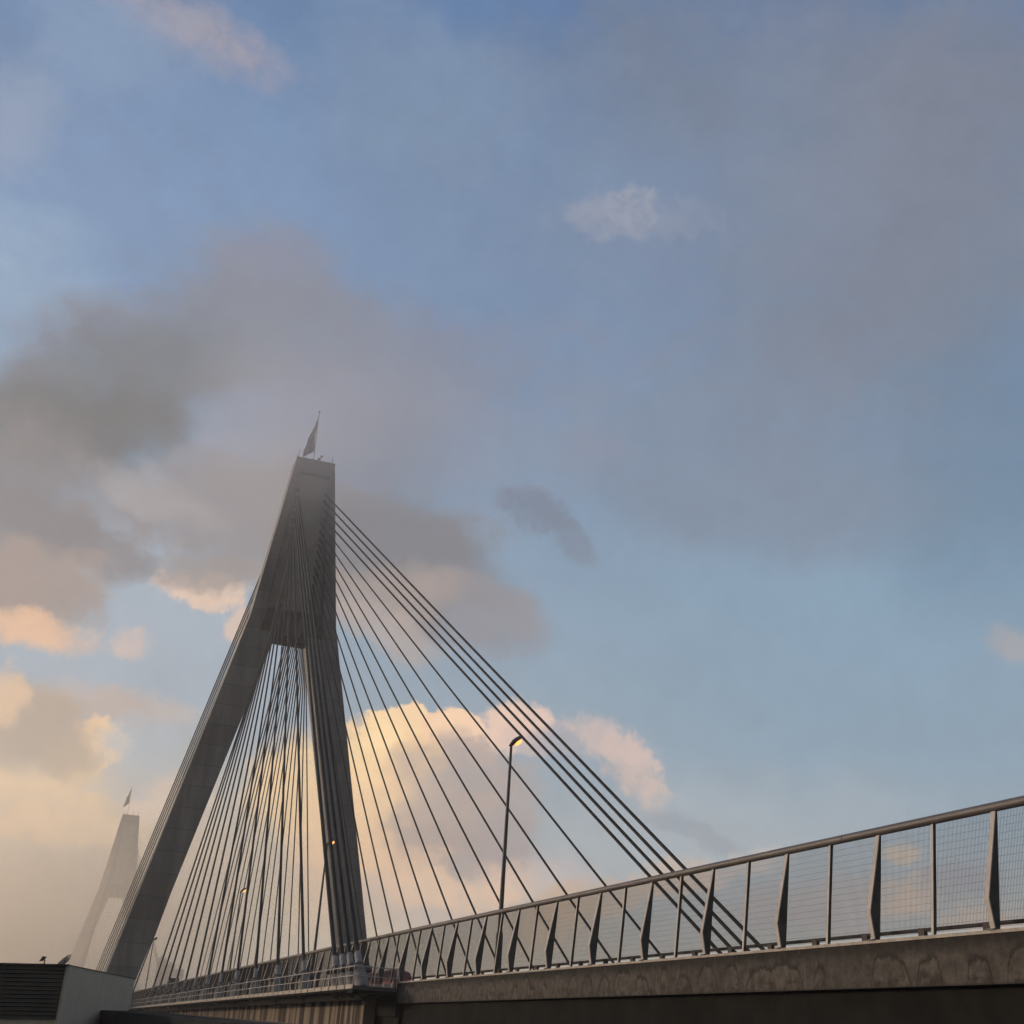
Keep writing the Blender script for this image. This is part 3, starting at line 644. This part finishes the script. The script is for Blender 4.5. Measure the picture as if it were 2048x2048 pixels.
# ------------------------------------------------------------------ pylons
def lin(z, a, b): return a[1] + (z - a[0]) * (b[1] - a[1]) / (b[0] - a[0])
ZT, ZK, ZO = 111.4, 74.95, 70.7              # top, kink, underside of the cross beam (relative to eye level)
def outer(z):
    return lin(z, (ZT, 4.18), (ZK, 8.88)) if z >= ZK else lin(z, (ZK, 8.88), (5.8, 24.25))
def inner(z): return lin(z, (ZO, 3.47), (5.07, 18.95))
D = 5.0                                      # thickness along the bridge
def pylon(name, label, y0, zoff, fine=True):
    root = thing(name, label, 'bridge pylon', (AXIS, y0, 0))
    inv = Matrix.Translation((-AXIS, -y0, 0))
    E = EYE + zoff
    REC = 1.5
    made = []
    # upper shaft: back slab plus the front frame round a shallow recess
    zs = [ZK - 3., ZK, 85., 95., ZT]
    mb = MB()
    mb.loft([[(AXIS - outer(z), y0 + REC, z + E), (AXIS + outer(z), y0 + REC, z + E), (AXIS + outer(z), y0 + D, z + E), (AXIS - outer(z), y0 + D, z + E)] for z in zs])
    zr0, zr1 = ZK + 2.3, ZT - 2.9
    for sgn in (-1, 1):
        rings = []
        for z in (ZK - 3., ZK, 85., 95., ZT):
            a = AXIS + sgn * outer(z); b = AXIS + sgn * (outer(z) - lin(z, (ZT, .95), (ZK, 2.9)))
            rings.append([(a, y0, z + E), (b, y0, z + E), (b, y0 + REC - .002, z + E), (a, y0 + REC - .002, z + E)])
        mb.loft(rings)
    wi = outer(ZT) - .95; wj = outer(zr1) - lin(zr1, (ZT, .95), (ZK, 2.9))
    mb.loft([[(AXIS - wi, y0 + .003, ZT + E - .003), (AXIS + wi, y0 + .003, ZT + E - .003), (AXIS + wi, y0 + REC, ZT + E - .003), (AXIS - wi, y0 + REC, ZT + E - .003)],
             [(AXIS - wj, y0 + .003, zr1 + E), (AXIS + wj, y0 + .003, zr1 + E), (AXIS + wj, y0 + REC, zr1 + E), (AXIS - wj, y0 + REC, zr1 + E)]])
    made.append(mb.done('shaft', M['pylon'], root))
    mb = MB()
    mb.loft([[(AXIS - k, y0 + REC - .06, z + E), (AXIS + k, y0 + REC - .06, z + E), (AXIS + k, y0 + REC - .003, z + E), (AXIS - k, y0 + REC - .003, z + E)] for z, k in ((zr0 + .3, outer(zr0) - 3.1), (zr1 - .02, wj - .02))])
    made.append(mb.done('recess_panel', M['panel'], root))
    # cross beam with a dark niche and two short pillars
    mb = MB(); w0 = inner(ZO) + .25
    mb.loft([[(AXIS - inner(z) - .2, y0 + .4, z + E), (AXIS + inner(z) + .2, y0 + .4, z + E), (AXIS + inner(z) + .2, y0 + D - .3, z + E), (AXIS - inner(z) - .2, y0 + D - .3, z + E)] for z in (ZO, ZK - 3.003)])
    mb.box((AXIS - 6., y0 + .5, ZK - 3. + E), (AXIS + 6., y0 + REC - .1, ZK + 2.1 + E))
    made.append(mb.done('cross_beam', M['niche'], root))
    if fine:
        mb = MB()
        for cx in (-1.1, 1.5): mb.box((AXIS + cx - .35, y0 + .32, ZO + 1.0 + E), (AXIS + cx + .35, y0 + .42, ZO + 5.2 + E))
        mb.box((AXIS - 5.2, y0 + .25, ZK + 1.9 + E), (AXIS + 5.2, y0 + .62, ZK + 2.3 + E))
        made.append(mb.done('cross_beam_rib', M['pylon'], root))
    # splayed legs
    for sgn in (-1, 1):
        mb = MB(); rings = []
        for z in (ZK - 3.003, ZO, 50., 28., 5., -16.):
            a = AXIS + sgn * outer(z); b = AXIS + sgn * (inner(z) if z <= ZO else inner(z))
            rings.append([(a, y0, z + E), (b, y0, z + E), (b, y0 + D, z + E), (a, y0 + D, z + E)])
        mb.loft(rings); made.append(mb.done('leg', M['pylon'], root))
    if fine:
        zt = ZT + E
        mb = MB()                             # roof parapet
        mb.box((AXIS - 4.30, y0 - .1, zt + .003), (AXIS + 4.30, y0 + .15, zt + .28))
        mb.box((AXIS - 4.30, y0 + D - .1, zt + .003), (AXIS + 4.30, y0 + D + .1, zt + .28))
        made.append(mb.done('parapet', M['pylon'], root))
        for (x, yy, h, kind) in ((-3.9, .3, 1.9, 'rod'), (-2.2, .4, 1.1, 'rod'), (.95, .3, 1.5, 'cam'), (.4, .3, .7, 'cam'), (3.6, .3, 1.9, 'rod'), (3.0, .3, .7, 'rod'), (-3.6, 4., 1.7, 'rod'), (3.7, 4., 1.8, 'rod')):
            mb = MB(); mb.tube([(AXIS + x, y0 + yy, zt), (AXIS + x, y0 + yy, zt + h)], .075, 6)
            if kind == 'cam': mb.box((AXIS + x - .1, y0 + yy - .25, zt + h - .1), (AXIS + x + .42, y0 + yy + .2, zt + h + .22))
            else: mb.ball((AXIS + x, y0 + yy, zt + h), .14, 8, 6)
            made.append(mb.done('roof_camera' if kind == 'cam' else 'roof_mast', M['pole'], root))
    for o in made: o.matrix_parent_inverse = inv
    return root
pylon('bridge_pylon', 'near grey concrete pylon, large, its flat top fading into low cloud', TY, 0.)
pylon('bridge_pylon', 'distant pale pylon dimmed by mist, far left above the shed', TY2, -20.2, True)

def flag_set(y0, x0, zt, H, word, width, z_top, length, drop):
    r = .15
    t = thing('flagpole', f'white flagpole on top of the {word} pylon', 'flagpole', (x0, y0, zt))
    mb = MB(); mb.tube([(0, 0, 0), (-.15, 0, H)], [r, r * .6], 8); mb.done('pole', M['hand'], t, True)
    mb = MB(); mb.ball((-.15, 0, H + .12), .24, 10, 6); mb.done('finial', M['pole'], t, True)
    # limp cloth: hoist edge along the pole, fly sagging down and away from it
    nu, nv = 16, 26
    mb = MB(); g_ = []
    for j in range(nv + 1):
        v = j / nv; row = []
        wid = width * interp(v, [0, .12, .3, .5, .62, .8, 1.], [.04, .22, .46, .74, .86, 1.02, 1.1])
        gap = width * interp(v, [0, .35, .55, .66, .85, 1.], [0., .0, .16, .14, .02, .02])
        for i in range(nu + 1):
            u = i / nu
            z = z_top - v * length - u * v * drop + .10 * math.sin(u * 5 + v * 9) * v
            x = -.15 * (z / H) - gap * (1 - u) - u * wid + .08 * math.sin(v * 17 + u * 3) * u
            y = -.42 * math.sin(u * 8 + v * 3.2) * (.3 + .7 * v) * u - .2 * math.sin(u * 15 - v * 6) * u
            row.append(mb.bm.verts.new((x, y, z)))
        g_.append(row)
    for j in range(nv):
        for i in range(nu):
            f = mb.face([g_[j][i], g_[j][i+1], g_[j+1][i+1], g_[j+1][i]])
            if i < nu / 2 and j < nv / 2:
                a, b = (i + .5) / (nu / 2), (j + .5) / (nv / 2)
                dia = min(abs(a - b), abs(a + b - 1))
                if abs(a - .5) < .08 or abs(b - .5) < .12: f.material_index = 1
                elif abs(a - .5) < .16 or abs(b - .5) < .22 or dia < .08: f.material_index = 2
            elif (i, j) in ((4, 20), (12, 4), (12, 21), (10, 12), (14, 9)): f.material_index = 2
    bmesh.ops.solidify(mb.bm, geom=mb.bm.faces[:], thickness=.02)
    fl = mb.done('flag', [M['flag_blue'], M['flag_red'], M['flag_white']], None, True)
    fl.location = (x0, y0, zt)
    tag(fl, f'dark limp flag hanging from the flagpole on the {word} pylon', 'flag')
flag_set(TY + 1.2, AXIS - .45, ZT + EYE, 12.45, 'near', 2.15, 10.7, 7.8, 2.0)
flag_set(TY2 + 1.2, AXIS - 1.9, ZT + EYE - 20.2, 14.4, 'distant', 2.4, 13.9, 7.6, 2.6)

# ------------------------------------------------------------------ stay cables
AN = [82.2, 84.45, 86.6, 88.9] + [99.9 + 11.25 * i for i in range(12)]
ZN = [104.6, 102.9, 101.1, 99.3, 97.5, 95.85, 94.35, 92.75, 91.3, 89.3, 87.5, 85.6, 83.8, 82., 80.2, 78.4]
NA, TA = 17.94, 2.99                          # half distance between the cable planes at the deck / at the pylon
ORD = ['first', 'second', 'third', 'fourth', 'fifth', 'sixth', 'seventh', 'eighth', 'ninth', 'tenth', 'eleventh', 'twelfth', 'thirteenth', 'fourteenth', 'fifteenth', 'sixteenth']
sock_mesh = {}
def stay(A, T, r, label, group, full=True):
    A = Vector(A); T = Vector(T); d = (T - A).normalized(); L = (T - A).length
    root = thing('stay_cable', label, 'stay cable', A, group)
    q = d.to_track_quat('Z', 'X')
    def part(name, mb, mat, smooth=True):
        o = mb.done(name, mat, root, smooth); o.rotation_euler = q.to_euler(); return o
    n = 10 if full else 6
    sag = .0016 * L * (1 - abs(d.z))           # the strand hangs very slightly
    # sag pulls straight down; express it in the strand's own frame
    dn = q.inverted() @ Vector((0, 0, -1)); dn.z = 0
    pts = [Vector((0, 0, L * i / 10)) + dn * sag * 4 * (i / 10) * (1 - i / 10) for i in range(11)]
    part('strand', MB().tube(pts, r, n), M['cable'])
    if full:
        s0 = 2.45
        mb = MB(); mb.tube([(0, 0, s0), (0, 0, s0 + 1.5), (0, 0, s0 + 1.62)], [r * 1.32, r * 1.32, r * 1.12], 14); part('sleeve', mb, M['sleeve'])
        mb = MB(); mb.tube([(0, 0, -.5), (0, 0, 1.2), (0, 0, 1.9), (0, 0, 2.25)], [.46, .46, .36, .34], 16); part('socket', mb, M['socket'])
        mb = MB(); mb.tube([(0, 0, 2.23), (0, 0, 2.33), (0, 0, 2.40), (0, 0, 2.52)], [.40, .41, .36, r * 1.34], 16); part('collar', mb, M['damper'])
        w = q.inverted() @ Vector((0, 0, 1)); 
        for sgn in (-1, 1):
            k = q.inverted() @ Vector((sgn * 1., -.1, .16)).normalized()
            c0 = Vector((0, 0, 1.95))
            mb = MB(); mb.tube([c0 + k * .22, c0 + k * .78, c0 + k * .80], [.20, .20, .16], 12); part('damper', mb, M['damper'])
        mb = MB(); mb.tube([(0, 0, L - 3.2), (0, 0, L - .2)], r * 2., 10); part('pylon_guide_pipe', mb, M['dark'])
    return root
G1, G2, G3, G4, G5 = ('near-side stays of the side span', 'far-side stays of the side span', 'near-side stays of the main span', 'far-side stays of the main span', 'stays of the distant pylon')
for i in range(16):
    r = .17 if i < 4 else .135
    Z = ZN[i] + EYE
    A = AN[i]; B = 452. - 12.6 * i
    if i < 4:
        l1 = f'thick grey-sleeved backstay on the near platform, {ORD[i]} of four from the right'
        l2 = f'long dark backstay slanting down behind the screen fence, {ORD[i]} of four from the right'
    else:
        l1 = f'near-side dark stay of the side span, {ORD[i-4]} anchor left of the four backstays'
        l2 = f'thin dark stay right of the pylon, {ORD[i-4]} left of the four far backstays'
    stay((AXIS - NA, A, deck_z(A) - .35), (AXIS - TA, TY + .9, Z), r, l1, G1)
    stay((AXIS + NA, A, deck_z(A) - .35), (AXIS + TA, TY + .9, Z), r, l2, G2)
    stay((AXIS - NA, B, deck_z(B) - .35), (AXIS - TA, TY + D - .1, Z), r, f'main-span near-side stay along the left leg, {ORD[i]} from the outermost', G3, False)
    stay((AXIS + NA, B, deck_z(B) - .35), (AXIS + TA, TY + D - .1, Z), r, f'thin main-span stay seen between the pylon legs, {ORD[i]} from the longest', G4, False)
for i in range(16):
    Z = ZN[i] + EYE - 20.2
    A = AN[i] + (TY2 - TY)
    for sgn, nm in ((-1, 'near'), (1, 'far')):
        stay((AXIS + sgn * NA, A, deck_z(A) - .3), (AXIS + sgn * TA, TY2 + .9, Z), .13, f'faint misty stay of the distant pylon, {nm} side, {ORD[i]} from the longest', G5, False)

# ------------------------------------------------------------------ lamps on the deck edge
def lamp_post():
    root = thing('street_lamp', 'x', 'street lamp', (0, 0, 0), 'street lamps along the deck edge')
    mb = MB(); mb.tube([(0, 0, 0), (0, 0, 2.2), (0, 0, 2.4), (0, 0, 12.45)], [.19, .19, .13, .075], 10); mb.done('pole', M['pole'], root, True)
    mb = MB(); mb.box((-.28, -.28, -.02), (.28, .28, .05)); mb.done('base_plate', M['pole'], root)
    # head tipped up towards the road
    q = Matrix.Rotation(R(-36), 3, 'Y')
    rings = []
    for x, w, h0, h1 in ((-.14, .06, -.04, .05), (.0, .11, -.10, .10), (.18, .16, -.09, .19), (.46, .18, -.07, .22), (.70, .15, -.02, .19), (.78, .08, .05, .14)):
        rings.append([q @ Vector((x, w * math.cos(a), (h0 + h1) / 2 + (h1 - h0) / 2 * math.sin(a))) + Vector((0, 0, 12.48)) for a in (2 * math.pi * k / 12 for k in range(12))])
    mb = MB(); mb.loft(rings); hd = mb.done('lamp_head', M['shell'], root, True)
    mb = MB(); mb.ball((0, 0, 0), (.27, .16, .14), 14, 8)
    ln = mb.done('lens', M['lens'], hd, True); ln.location = q @ Vector((.44, 0, -.09)) + Vector((0, 0, 12.48)); ln.rotation_euler = (0, R(-36), 0)
    return root
lp = lamp_post()
LL = ['lit street lamp in open sky right of the pylon, its pole crossing the far stays', 'lit street lamp whose head glows against the right pylon leg',
      'small lit street lamp among the stays between the pylon legs', 
      'tiny street lamp beside the left pylon leg, just above the screen fence']
for k, Y in enumerate((64.6, 111., 158., 262.)):
    o = lp if k == 0 else copy_tree(lp)
    o.location = (23.72, Y, deck_z(Y) - .1); o['label'] = LL[k]
    if k > 2:                                   # the farthest is not lit
        for h in o.children:
            for l in h.children:
                l.data = l.data.copy(); l.data.materials[0] = M['glass']

# ------------------------------------------------------------------ traffic
def car():
    root = thing('parked_car', 'x', 'car', (0, 0, 0), 'red cars on the deck')
    root.name = 'car'
    side = [(-2.2, .35), (-2.25, .72), (-2.05, .95), (-1.5, 1.02), (-.75, 1.58), (.1, 1.70), (1.1, 1.66), (1.75, 1.18), (2.1, 1.05), (2.22, .7), (2.18, .35)]
    mb = MB(); rings = []
    for x, k in ((-.90, .86), (-.86, .96), (-.72, 1.), (.72, 1.), (.86, .96), (.90, .86)):
        rings.append([(x * (1. if z < 1.05 else .86), y * (.985 if abs(x) > .8 else 1.), .35 + (z - .35) * (1 if abs(x) < .8 else k)) for y, z in side])
    mb.loft(rings); body = mb.done('body', M['red'], root, True)
    mb = MB()
    for s in (-1, 1):
        mb.loft([[(s * .80, -1.25, 1.08), (s * .75, -.7, 1.50), (s * .74, .1, 1.60), (s * .75, 1.0, 1.56), (s * .80, 1.5, 1.12)],
                 [(s * .845, -1.25, 1.08), (s * .79, -.7, 1.50), (s * .775, .1, 1.60), (s * .785, 1.0, 1.56), (s * .845, 1.5, 1.12)]])
    mb.done('side_window', M['glass'], root)
    for y in (-1.4, 1.4):
        for s in (-1, 1):
            mb = MB(); mb.tube([(s * .68, y, .33), (s * .89, y, .33)], .33, 16); wh = mb.done('wheel', M['tyre'], root, True)
            mb = MB(); mb.tube([(s * .885, y, .33), (s * .90, y, .33)], .2, 12); mb.done('rim', M['dish'], wh)
    return root
c1 = car(); c1.location = (27.2, 96.2, deck_z(96.2) - .12); c1['label'] = 'red car behind the fence just right of the grey stay sockets, nearer one'
c2 = copy_tree(c1); c2.location = (27.4, 102.6, deck_z(102.6) - .12); c2['label'] = 'red car behind the fence, further one, half hidden by the thick post'

# ------------------------------------------------------------------ sign on the deck
t = thing('road_sign', 'small dark sign back sticking up above the distant fence', 'sign', (24.5, 222, deck_z(222)))
mb = MB(); mb.box((-.85, -.06, 3.3), (.75, .06, 4.25)); mb.done('sign_panel', M['sign'], t)
mb = MB(); mb.box((-.88, -.09, 4.13), (.78, .09, 4.27)); mb.done('sign_hood', M['dark'], t)
mb = MB(); mb.tube([(0, .12, -.1), (0, .12, 4.)], .07, 8); mb.done('sign_post', M['pole'], t)

# ------------------------------------------------------------------ shed in the left corner
def shed():
    base = Vector((2.01, 60., 0))
    root = thing('shed', 'flat-roofed grey shed with dark louvred front, lower left corner', 'shed', base)
    u = Vector((6.36 - 2.01, 77.7 - 60., 0)); Ls = u.length; u.normalize()       # right wall runs away from the viewer
    f = Vector((-u.y, u.x, 0))                                                    # front wall runs to the left
    h = 1.53 + EYE
    def Q(a, b, z): return u * a + f * b + Vector((0, 0, z))
    TL = -.045                                                                    # fall of the mono-pitch roof and louvres to the left
    mb = MB()
    W = 9.
    mb.loft([[Q(0, 0, 0), Q(Ls, 0, 0), Q(Ls, W, 0), Q(0, W, 0)], [Q(0, 0, h), Q(Ls, 0, h), Q(Ls, W, h + TL * W), Q(0, W, h + TL * W)]])
    mb.done('wall', M['shed'], root)
    mb = MB()                                                                     # thin capping on the wall head
    mb.loft([[Q(-.03, -.03, h), Q(Ls, -.03, h), Q(Ls, .12, h), Q(-.03, .12, h)], [Q(-.03, -.03, h + .035), Q(Ls, -.03, h + .035), Q(Ls, .12, h + .035), Q(-.03, .12, h + .035)]])
    mb.done('wall_capping', M['flash'], root)
    mb = MB()                                                                     # louvre bank
    z1, z0 = h - .015, -.66 + EYE
    nl = 13
    for k in range(nl):
        za = z0 + (z1 - z0) * k / nl; zb = z0 + (z1 - z0) * (k + 1) / nl
        b0, b1 = .10, W - .3
        mb.loft([[Q(-.12, b, za + TL * b), Q(-.045, b, za + (zb - za) * .82 + TL * b), Q(-.002, b, zb + TL * b), Q(-.002, b, za + TL * b)] for b in (b0, b1)])
    mb.done('louvre_bank', M['louvre'], root)
    mb = MB()
    mb.loft([[Q(-.16, b, z1 + .0 + TL * b), Q(-.16, b, z1 + .06 + TL * b), Q(.2, b, z1 + .06 + TL * b), Q(.2, b, z1 + TL * b)] for b in (-.03, W)])
    mb.done('roof_edge', M['louvre'], root)
    # floodlight on the roof
    fl = thing('floodlight', 'small black floodlight standing on the shed roof', 'floodlight', base + Q(.4, 1.2, h + TL * 1.2 + .03))
    mb = MB(); mb.tube([(.06, 0, 0), (.07, 0, .16), (0, 0, .24)], .03, 6); mb.done('bracket', M['dark'], fl)
    mb = MB(); mb.loft([[(-.17, -.1, .12), (-.17, .1, .12), (-.06, .1, .34), (-.06, -.1, .34)], [(.02, -.12, .16), (.02, .12, .16), (.12, .12, .33), (.12, -.12, .33)]]); mb.done('lamp_body', M['dark'], fl)
    # dish seen nearly edge-on
    ds = thing('satellite_dish', 'pale satellite dish seen almost edge-on on the shed roof', 'satellite dish', base + Q(.8, .45, h + .02))
    mb = MB(); rings = []
    ax = Vector((-.6, -.2, .6)).normalized(); s1 = Vector((.55, .0, .55)).normalized(); s2 = ax.cross(s1).normalized(); s1 = s2.cross(ax)
    c0 = Vector((.05, 0, .22))
    for k in range(7):
        rr = .36 * k / 6 + .005; dz = -.16 * (1 - (k / 6) ** 2)
        rings.append([c0 + ax * dz + s1 * rr * math.cos(a) + s2 * rr * math.sin(a) for a in (2 * math.pi * i / 20 for i in range(20))])
    mb.loft(rings, False); bmesh.ops.solidify(mb.bm, geom=mb.bm.faces[:], thickness=.015); mb.done('reflector', M['dish'], ds, True)
    mb = MB(); mb.tube([(.05, 0, -.03), (.08, .03, .2)], .025, 6); mb.done('mast', M['dark'], ds)
    # dark low roof against the right wall
    rt = thing('lean_to_roof', 'dark sheet roof edge low beside the grey shed wall', 'roof', (6.3, 76, 0))
    mb = MB(); o = Vector((6.3, 76, 0))
    p0 = Vector((6.2, 77.2, EYE - .17)); p1 = Vector((9.4, 40., EYE - .20)); bk = Vector((9., 78, EYE - .45)); 
    q0 = Vector((6.22, 77., 0)); q1 = Vector((9.4, 40., 0))
    n_ = (p1 - p0).cross(Vector((0, 0, 1))).normalized() * 2.6
    if n_.x > 0: n_ = -n_
    mb.loft([[p0 - o, p0 + n_ * .02 - o - Vector((0, 0, 1.7)), p0 + n_ - o - Vector((0, 0, 1.7)), p0 + n_ - o - Vector((0, 0, .02))],
             [p1 - o, p1 + n_ * .02 - o - Vector((0, 0, 1.7)), p1 + n_ - o - Vector((0, 0, 1.7)), p1 + n_ - o - Vector((0, 0, .02))]])
    mb.done('roof_sheet', M['roof'], rt)
    mb = MB(); mb.tube([p0 - o + Vector((.02, 0, .02)), p1 - o + Vector((.02, 0, .02))], .03, 6); mb.done('edge_flashing', M['flash'], rt)
shed()

# ------------------------------------------------------------------ city blocks in the mist
CK = .93
for (x0, x1, zt, lab) in ((59.6, 63.2, 22.2, 'slim misty tower block left of two lower ones, beside the left pylon leg'),
                          (63.6, 67.6, 19.6, 'misty office block, middle height of three, behind the stays'),
                          (68.2, 72.0, 17.9, 'lowest of three misty city blocks behind the stays')):
    t = thing('tower_block', lab, 'building', ((x0 + x1) / 2 * CK, 620 * CK, -9.), 'misty city blocks')
    w = (x1 - x0) / 2 * CK; H = zt * CK + EYE + 9.
    mb = MB(); mb.box((-w, -w, 0), (w, w, H)); mb.box((-w * .4, -w * .4, H + .002), (w * .3, w * .3, H + .9)); mb.done('wall', M['city'], t)
    mb = MB()
    for k in range(int(H / 1.5)):
        mb.box((-w * .9, -w - .03, .5 + k * 1.5), (w * .9, -w + .02, 1.2 + k * 1.5))
    mb.done('window_band', M['cityglass'], t)

# ------------------------------------------------------------------ air: thin even haze, a mist bank over the harbour, low cloud on the pylon top
def volume_mat(name, density, color, aniso, field=None):
    m = bpy.data.materials.new(name); m.use_nodes = True
    g = G(m.node_tree); m.node_tree.nodes.clear()
    out = g.N.new('ShaderNodeOutputMaterial'); v = g.N.new('ShaderNodeVolumePrincipled')
    v.inputs['Color'].default_value = (*color, 1); v.inputs['Anisotropy'].default_value = aniso
    v.inputs['Density'].default_value = density
    if field: g.L.new(g.m('MULTIPLY', field(g), density), v.inputs['Density'])
    g.L.new(v.outputs[0], out.inputs['Volume'])
    return m
mb = MB(); mb.box((-1205, -405, -13.2), (1205, 1405, 132.))
hz_o = mb.done('haze', volume_mat('haze_air', .00035, (1., .98, .96), .7))
tag(hz_o, 'thin evening haze in the air around the whole bridge', 'haze', kind='stuff')
def bank(g):
    p = position(g); x, y, z = g.xyz(p)
    n = g.noise(p, .017, 4, .6).outputs[0]
    f = g.m('MULTIPLY', g.smooth(y, 310., 430.), g.smooth(y, 760., 690.))
    f = g.m('MULTIPLY', f, g.smooth(x, 150., 20.))
    f = g.m('MULTIPLY', f, g.smooth(z, 108., -8., .0, 1.))
    return g.m('MULTIPLY', f, g.lin(n, .3, .7, .3, 1.7))
mb = MB(); mb.box((-420, 305, -9.5), (155, 765, 126.))
fo = mb.done('mist_bank', volume_mat('mist',   .0075, (1., .95, .86), .78, bank))
tag(fo, 'warm mist bank over the water hiding most of the distant pylon', 'mist', kind='stuff')
def puff(g):
    p = position(g); x, y, z = g.xyz(p)
    n = g.noise(p, .03, 3, .55).outputs[0]
    a = g.m('DIVIDE', g.m('SUBTRACT', x, 38.), 33.); b = g.m('DIVIDE', g.m('SUBTRACT', y, 230.), 42.)
    r = g.m('MULTIPLY_ADD', a, a, g.m('MULTIPLY', b, b))
    f = g.m('MULTIPLY', g.smooth(r, .1, 1., 1., 0.), g.m('MULTIPLY', g.smooth(z, 80., 116.), g.smooth(z, 138., 114.)))
    return g.m('MULTIPLY', f, g.lin(n, .3, .7, .7, 1.3))
mb = MB(); mb.box((-42, 152, 82.), (110, 278, 160.))
co = mb.done('low_cloud', volume_mat('low_cloud_air', .0150, (.66, .71, .80), .3, puff))
tag(co, 'grey low cloud drifting over the top of the near pylon', 'cloud', kind='stuff')

sc.cycles.volume_bounces = 3
sc.cycles.max_bounces = 6; sc.cycles.diffuse_bounces = 3
sc.cycles.use_adaptive_sampling = True; sc.cycles.adaptive_threshold = .02
sc.cycles.use_denoising = True
try: sc.cycles.denoiser = 'OPENIMAGEDENOISE'
except Exception: pass
sc.view_settings.view_transform = 'Standard'; sc.view_settings.look = 'None'
sc.view_settings.exposure = 0.; sc.view_settings.gamma = 1.
